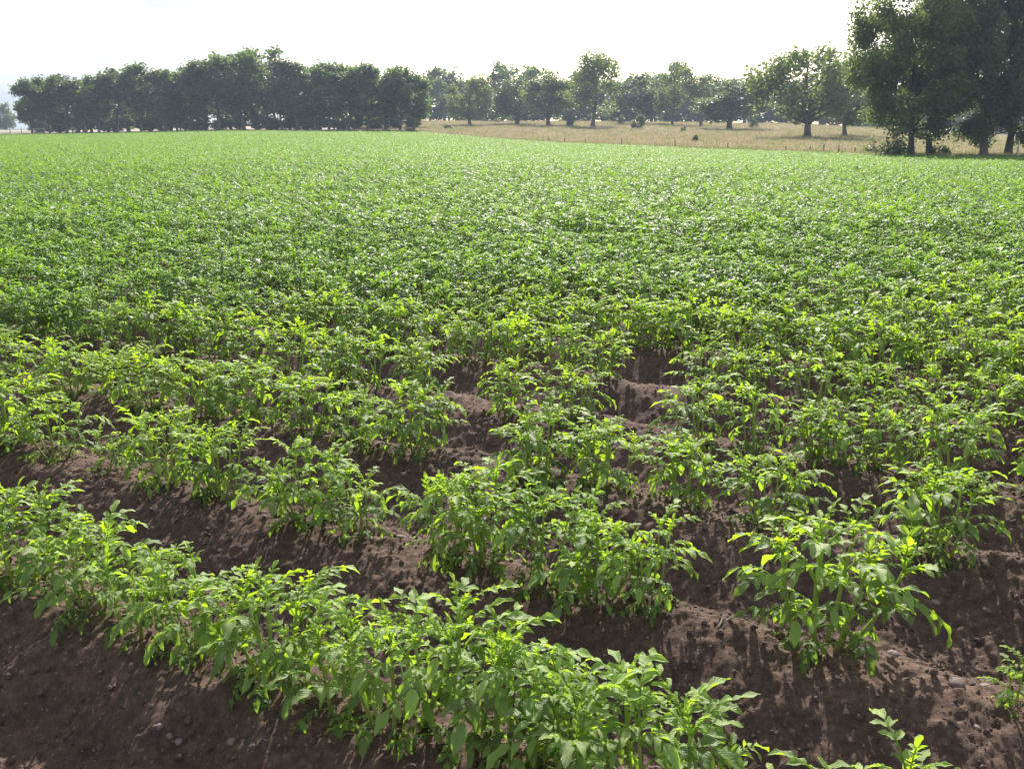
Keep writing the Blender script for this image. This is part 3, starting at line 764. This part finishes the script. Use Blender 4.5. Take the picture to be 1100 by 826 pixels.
TREES = {}
def variants(name, n, **kw):
    TREES[name] = [make_tree(1000 + 37 * i + sum(map(ord, name)), **{k: (v(i) if callable(v) else v) for k, v in kw.items()}) for i in range(n)]
variants('grove', 7, kind='grove', w=lambda i: 0.50 + 0.03 * (i % 3), base=0.12, nclump=80, nleaf=95, leaf=0.018, trunk_r=0.017)
variants('slim', 3, kind='birch', w=0.42, base=0.03, nclump=60, nleaf=70, leaf=0.017, trunk_r=0.014)
variants('oak', 5, kind='oak', w=lambda i: 0.95 + 0.08 * (i % 2), base=0.06, nclump=95, nleaf=95, leaf=0.020, trunk_r=0.030)
variants('open', 4, kind='oak', w=lambda i: 0.72, base=0.08, nclump=64, nleaf=85, leaf=0.018, trunk_r=0.022, gap=0.05)
variants('round', 3, kind='dark', w=0.95, base=0.06, nclump=95, nleaf=95, leaf=0.021, trunk_r=0.032)
variants('far', 4, kind='grove', w=0.8, base=-0.08, nclump=75, nleaf=80, leaf=0.026, trunk_r=0.02)
variants('rear', 4, kind='grove', w=0.6, base=-0.04, nclump=90, nleaf=90, leaf=0.021, trunk_r=0.017)

trng = random.Random(21)
def tree(name, kind, px, Y, top_py, w_px, label, group, variant=None, cat='tree', base_py=None):
    x, y, z = at(px, Y)
    d = ray(px, top_py); H = CAM_H + Y / d[1] * d[2] - z
    meshes = TREES[kind]; tm, cmesh = meshes[trng.randrange(len(meshes)) if variant is None else variant % len(meshes)]
    W = w_px / F * Y * math.cos(PITCH)
    bw = max(v.co.x for v in cmesh.vertices) - min(v.co.x for v in cmesh.vertices)
    sw = W / bw
    o = empty(name, (x, y, z - 0.02), trng.uniform(0, 6.28), (sw, sw, H))
    tag(o, label, cat, group)
    link(bpy.data.objects.new('trunk', tm), o); link(bpy.data.objects.new('crown', cmesh), o)
    return o
_bw = {}

# the grove at the left, front rank then the trees behind it
GROVE = [(33, 154, 85, 30, 'grove', 'dark leaning tree at the open left end of the grove, slightly apart'), (54, 156, 82, 38, 'grove', None), (72, 158, 80, 46, 'slim', 'greyish brown tinged tree near the left end of the grove'),
         (92, 160, 87, 42, 'grove', None), (108, 158, 79, 42, 'grove', None), (128, 160, 74, 46, 'slim', 'greyish crowned tree in the left part of the grove, taller than its left neighbours'), (153, 162, 68, 34, 'grove', 'dark tree with a small knob top sticking out of the left part of the grove'),
         (175, 162, 74, 44, 'slim', 'pale crowned tree in the grove just right of the knob topped one'), (192, 163, 76, 36, 'grove', None), (206, 164, 70, 44, 'grove', None), (234, 165, 58, 50, 'grove', 'tall tree forming the left shoulder of the highest part of the grove'), (262, 166, 53, 54, 'grove', 'tallest tree of the grove, left of its highest pair'), (286, 166, 53, 54, 'grove', 'tallest tree of the grove, right of its highest pair'),
         (304, 166, 64, 38, 'slim', 'slim greyish tree just right of the highest pair in the grove'), (320, 165, 68, 40, 'grove', None), (338, 164, 67, 42, 'grove', None), (355, 163, 69, 42, 'grove', None),
         (375, 161, 71, 46, 'grove', None), (396, 160, 70, 44, 'grove', None), (414, 158, 72, 44, 'grove', None), (432, 156, 72, 44, 'grove', 'rounded tree, last but one at the right end of the grove'), (446, 154, 79, 34, 'grove', 'outermost tree at the right end of the grove, beside the pasture')]
for i, (px, Y, ty, w, kd, lab) in enumerate(GROVE):
    lab = lab or f'dark green tree in the front rank of the left grove, {ORD[i]} from its left end'
    tree('grove_tree', kd, px, Y, ty, w * 1.2, lab, 'trees of the grove at the left', i)
BACK = [(48, 92), (66, 88), (84, 90), (100, 86), (118, 82), (140, 78), (164, 80), (184, 80), (200, 77), (220, 68), (248, 60), (274, 60), (296, 66), (312, 72), (330, 73), (346, 73), (365, 74), (385, 74), (405, 75), (424, 77), (440, 84)]
for i, (px, ty) in enumerate(BACK):
    tree('grove_tree', 'rear', px, 178 + 5 * (i % 3), ty, 54, f'shaded tree in the rear rank of the left grove, {ORD[i]} from its left end', 'trees of the grove at the left', i + 3)
for i in range(30):
    px = 38 + i * 13.9 + trng.uniform(-4, 4); Yb = 172 + 6 * (i % 3)
    tree('bush', 'rear', px, Yb, trng.uniform(122, 131), trng.uniform(20, 30), f'dim shrub under the trunks of the left grove, {ORD[i]} from its left end', 'shrubs under the grove', i, 'bush')
# far left
tree('tree', 'far', 6, 300, 111, 30, 'small hazy bluish tree far away at the left edge', 'far trees beyond the pasture', 0)
tree('tree', 'far', -14, 300, 116, 30, 'hazy low tree cut by the left edge, lower than its neighbour', 'far trees beyond the pasture', 1)
# pasture trees
OAKS = [
 (505, 208, 82, 56, 'oak', 'light green rounded oak, leftmost on the pasture right of the grove'), (556, 216, 84, 50, 'round', 'darker small oak in the pasture between two lighter rounded oaks'),
 (590, 205, 76, 66, 'oak', 'broad light green oak standing left of the tall open oak'), (638, 196, 56, 62, 'open', 'tall open crowned oak rising highest in the middle of the pasture'),
 (688, 222, 79, 58, 'round', 'dark rounded tree just right of the tall open oak'), (722, 214, 68, 36, 'open', 'slim tree with thin see-through top, right of the dark rounded tree'),
 (751, 206, 73, 50, 'open', 'open tree with forked limbs above the small dark cone shaped bush'), (785, 178, 86, 62, 'round', 'dark dome shaped tree with trunk base showing, left of the big spreading oak'),
 (865, 132, 51, 104, 'oak', 'big spreading oak with thick trunk standing alone in the pasture'), (908, 146, 73, 64, 'oak', 'smaller oak tucked behind the right side of the big spreading oak')]
for i, (px, Y, ty, w, kd, lab) in enumerate(OAKS):
    tree('oak_tree', kd, px, Y, ty - 1, w * 1.12, lab, 'trees standing on the pasture', i)
FAR = [(462, 84, 30, 'slim tree'), (478, 73, 36, 'tall tree'), (494, 88, 34, 'low tree'), (522, 86, 36, 'low broad tree'), (540, 67, 38, 'tall pale tree'), (572, 72, 34, 'round topped tree'), (612, 76, 44, 'broad tree'), (660, 86, 44, 'low tree'), (672, 82, 40, 'dark tree'), (702, 80, 40, 'broad dark tree'), (716, 67, 28, 'thin tall tree'),
       (738, 92, 44, 'low tree'), (768, 92, 40, 'rounded tree'), (800, 84, 44, 'broad tree'), (818, 86, 44, 'tree'), (838, 88, 48, 'low wide tree'), (880, 80, 50, 'broad tree'), (900, 66, 44, 'tall tree'), (930, 88, 50, 'low tree'), (960, 92, 50, 'tree'), (1000, 96, 60, 'tree'), (1040, 100, 60, 'tree'), (1080, 100, 60, 'tree'), (1125, 96, 60, 'tree')]
seen_n = {}
for i, (px, ty, w, wd) in enumerate(FAR):
    tree('tree', 'far', px, 262 + 11 * (i % 4), ty, w * 1.5, f'hazy far {wd} in the line beyond the pasture, {ORD[i]} from the left', 'far trees beyond the pasture', i)
for i in range(26):
    px = 455 + i * 27 + trng.uniform(-6, 6)
    tree('tree', 'far', px, 305 + 7 * (i % 3), trng.uniform(84, 100), trng.uniform(60, 76), f'faint low tree in the rearmost line behind the pasture, {ORD[i]} from the left', 'far trees beyond the pasture', i)
# the tall trees at the right
RG = 'tall trees at the right edge'
def big_tree(px, Y, H, w_m, seed, kind, lab, lean, base, gap, leafn=120, ncl=130, trunk=0.03):
    tm, cm_ = make_tree(seed, kind, w_m / H, base, ncl, int(leafn * 1.9), 0.105 / H, trunk, gap, lean, False, 0.95)
    x, y, z = at(px, Y); o = empty('broadleaf_tree', (x, y, z - 0.03), 0, (H, H, H)); tag(o, lab, 'tree', RG)
    link(bpy.data.objects.new('trunk', tm), o); link(bpy.data.objects.new('crown', cm_), o)
big_tree(977, 70, 12.6, 9.8, 71, 'oak', 'tall broad tree with foliage down to the ground, left of the right edge group', 0.0, -0.07, 0.0, 140, 280, 0.017)
big_tree(999, 71.5, 13.6, 6.5, 72, 'oak', 'tall slim trunked tree right beside the broad tree, crowns merged', 0.02, 0.05, 0.0, 130, 150, 0.016)
big_tree(1062, 69, 13.8, 7.2, 73, 'dark', 'dark brownish tall tree with leaning trunk near the right edge', 0.03, -0.07, 0.0, 140, 250, 0.018)
big_tree(1090, 71, 13.0, 7.0, 74, 'dark', 'dark tree with straight trunk cut by the right edge', 0.0, -0.04, 0.0, 140, 220, 0.020)
big_tree(1150, 74, 12.5, 8.0, 75, 'oak', 'tree outside the group at far right, mostly beyond the edge', 0.0, 0.1, 0.0, 100, 110, 0.022)

# bushes
def bush(px, Y, wpx, hpx, seed, kind, lab, name='bush', w=1.0):
    tm, cm_ = make_tree(seed, kind, 1.1, -0.12, 26, 80, 0.045, 0.03, 0, 0, True)
    x, y, z = at(px, Y); k = Y / F * math.cos(PITCH)
    o = empty(name, (x, y, z - 0.02), seed, (wpx * k / 1.15, wpx * k / 1.15, hpx * k)); tag(o, lab, 'bush', 'bushes on the pasture')
    link(bpy.data.objects.new('stem', tm), o); link(bpy.data.objects.new('foliage', cm_), o)
bush(684, 178, 17, 16, 81, 'bush', 'pale green round bush alone on the dry pasture, right of the tall open oak')
bush(612, 200, 17, 13, 82, 'dark', 'dark bush left of the tall open oak trunk')
bush(747, 112, 8, 10, 83, 'dark', 'small dark cone shaped bush near the field edge')
bush(735, 160, 9, 7, 84, 'bush', 'little pale bush left of the forked open tree')
bush(482, 175, 10, 6, 85, 'bush', 'low bright bush at the pasture edge beside the grove')
bush(808, 190, 14, 14, 86, 'dark', 'dark bush right of the dark dome shaped tree')
bush(666, 225, 16, 10, 87, 'bush', 'low bush behind the tall open oak')
bush(440, 152, 22, 6, 88, 'dark', 'low dark hedge plant at the right foot of the grove')
bush(420, 152, 22, 5, 89, 'dark', 'low dark hedge plant left of another at the foot of the grove')
bush(966, 69, 22, 16, 90, 'oak', 'leafy shrub at the left foot of the tall right trees')
bush(1012, 71, 26, 16, 91, 'dark', 'dark shrub between the trunks of the tall right trees')
bush(940, 76, 34, 22, 92, 'oak', 'drooping pale shrub left of the tall right trees')
bush(783, 84, 7, 5, 93, 'dark', 'tiny dark weed clump at the field edge below the dark dome shaped tree')

# ------------------------------------------------------------------ fence along the far edge of the crop
fence = empty('wire_fence', at(880, float(edge_dist((880 - 550) / F)) + 2.5)); tag(fence, 'old wire fence with short dark wooden posts along the far edge of the crop', 'fence')
fx = [590, 607, 629, 668, 726, 783, 846, 871, 886, 903, 920, 949, 1012]
frng = random.Random(4); tops = []
f0 = Vector(fence.location)
for px in fx:
    s = (px - 550) / F * math.cos(PITCH); Y = float(edge_dist(s)) + 2.5; x, y, z = at(px, Y)
    hh = frng.uniform(0.65, 0.95); A_ = Acc(); t = np.linspace(0, 1, 5)
    lx = frng.uniform(-.06, .06)
    A_.tube(np.stack([lx * t, 0 * t, -0.15 + (hh + .15) * t], -1), np.array([.055, .05, .05, .048, .04]), 8)
    o = link(bpy.data.objects.new('post', A_.mesh('fence_post', [POST])), fence); o.location = Vector((x, y, z)) - f0
    tops.append((x, y, z))
for hgt in (0.35, 0.75):
    A_ = Acc(); pts = [np.array([a, b, c + hgt]) - np.array(f0) for a, b, c in tops]; A_.tube(np.array(pts), 0.0025, 4)
    link(bpy.data.objects.new('wire', A_.mesh('fence_wire', [WIRE])), fence)
x, y, z = at(1096, 66.5); A_ = Acc(); A_.tube(np.array([[0, 0, -.2], [0, 0, .4], [.01, 0, .9], [.01, 0, 1.35]]), np.array([.06, .06, .058, .05]), 8)
o = link(bpy.data.objects.new('pole', A_.mesh('pole', [PALE_POST]))); o.location = (x, y, z); tag(o, 'pale slim pole under the trees at the right edge', 'pole')
# rail fence far left
x, y, z = at(16, 165); rf = empty('rail_fence', (x, y, z)); tag(rf, 'low pale rail fence at the left edge beside the grove', 'fence')
for i in range(6):
    A_ = Acc(); A_.tube(np.array([[0, 0, -.2], [0, 0, .5], [0, 0, 1.15]]), .07, 6); o = link(bpy.data.objects.new('post', A_.mesh('fence_post', [PALE_POST])), rf); o.location = (-4.5 + 1.8 * i, 0.1 * i, float(terrain(x - 4.5 + 1.8 * i, y + .1 * i)) + .05 - z)
for hgt in (.5, .95):
    A_ = Acc(); A_.tube(np.array([[-4.7 + 1.9 * i, 0.1 * i + .08, float(terrain(x - 4.7 + 1.9 * i, y + .1 * i)) + .05 - z + hgt] for i in range(6)]), .045, 5); link(bpy.data.objects.new('rail', A_.mesh('fence_rail', [PALE_POST])), rf)

# ------------------------------------------------------------------ pasture grass and weeds at the crop edge
def tuft(seed, mat, nb, h, spread, wid):
    r = random.Random(seed); A_ = Acc()
    for _ in range(nb):
        a = r.uniform(0, 6.28); b = np.array([r.gauss(0, spread), r.gauss(0, spread), 0]); hh = h * r.uniform(.5, 1.2); ln = r.uniform(.1, .5) * hh
        d = np.array([math.cos(a), math.sin(a), 0]); s = np.array([-d[1], d[0], 0]) * wid
        A_.add([b - s, b + s, b + d * ln * .35 + s * .7 + [0, 0, hh * .6], b + d * ln * .35 - s * .7 + [0, 0, hh * .6], b + d * ln + [0, 0, hh]], [[0, 1, 2, 3]], [[3, 2, 4]], None, r.random(), r.random())
    return A_.mesh('tuft', [mat], False)
gt = [tuft(500 + i, GRASS, 26, 0.38, 0.28, 0.012) for i in range(4)] + [tuft(520 + i, WEED, 22, 0.45, 0.22, 0.02) for i in range(3)]
r4 = np.random.default_rng(9); pts = []; ix = []; sc_ = []
for _ in range(26000):
    s = r4.uniform((380 - 550) / F * .97, (1180 - 550) / F * .97); ye = float(edge_dist(s)); Y = ye + 0.4 + (255 - ye) * r4.random() ** 1.4; pts.append((s * Y, Y)); ix.append(r4.integers(0, 4) if r4.random() < 0.90 else 4 + r4.integers(0, 3)); sc_.append(r4.uniform(.7, 1.3))
for _ in range(5000):
    s = r4.uniform(_cx[1], _cx[-2]); ye = float(edge_dist(s)); Y = ye + abs(r4.normal(0, 1.6)); pts.append((s * Y, Y)); ix.append(4 + r4.integers(0, 3) if r4.random() < 0.6 else r4.integers(0, 4)); sc_.append(r4.uniform(.5, 1.2))
pts = np.array(pts); sc_ = np.array(sc_); n = len(pts)
scatter('pasture_grass', gt, np.stack([pts[:, 0], pts[:, 1], terrain(pts[:, 0], pts[:, 1]) + 0.07], -1), np.stack([np.zeros(n), np.zeros(n), r4.uniform(0, 6.28, n)], -1), np.stack([sc_ * 1.2, sc_ * 1.2, sc_], -1), ix, 'dry yellow grass and weeds covering the pasture', 'grass')

# ------------------------------------------------------------------ haze
hz = bpy.data.meshes.new('haze'); x0, x1, y0, y1, z0, z1 = -640, 640, -640, 640, -12, 40
hz.from_pydata([(a, b, c) for a in (x0, x1) for b in (y0, y1) for c in (z0, z1)], [], [(0, 1, 3, 2), (4, 6, 7, 5), (0, 4, 5, 1), (2, 3, 7, 6), (0, 2, 6, 4), (1, 5, 7, 3)])
hm = bpy.data.materials.new('haze'); hm.use_nodes = True; hn = hm.node_tree.nodes; hn.clear()
ho = hn.new('ShaderNodeOutputMaterial'); pv = hn.new('ShaderNodeVolumePrincipled'); pv.inputs['Color'].default_value = (0.70, 0.82, 1.0, 1); pv.inputs['Density'].default_value = 0.0005
hm.node_tree.links.new(pv.outputs[0], ho.inputs['Volume']); hz.materials.append(hm)
tag(link(bpy.data.objects.new('haze', hz)), 'thin pale summer haze in the air', 'haze', kind='stuff')
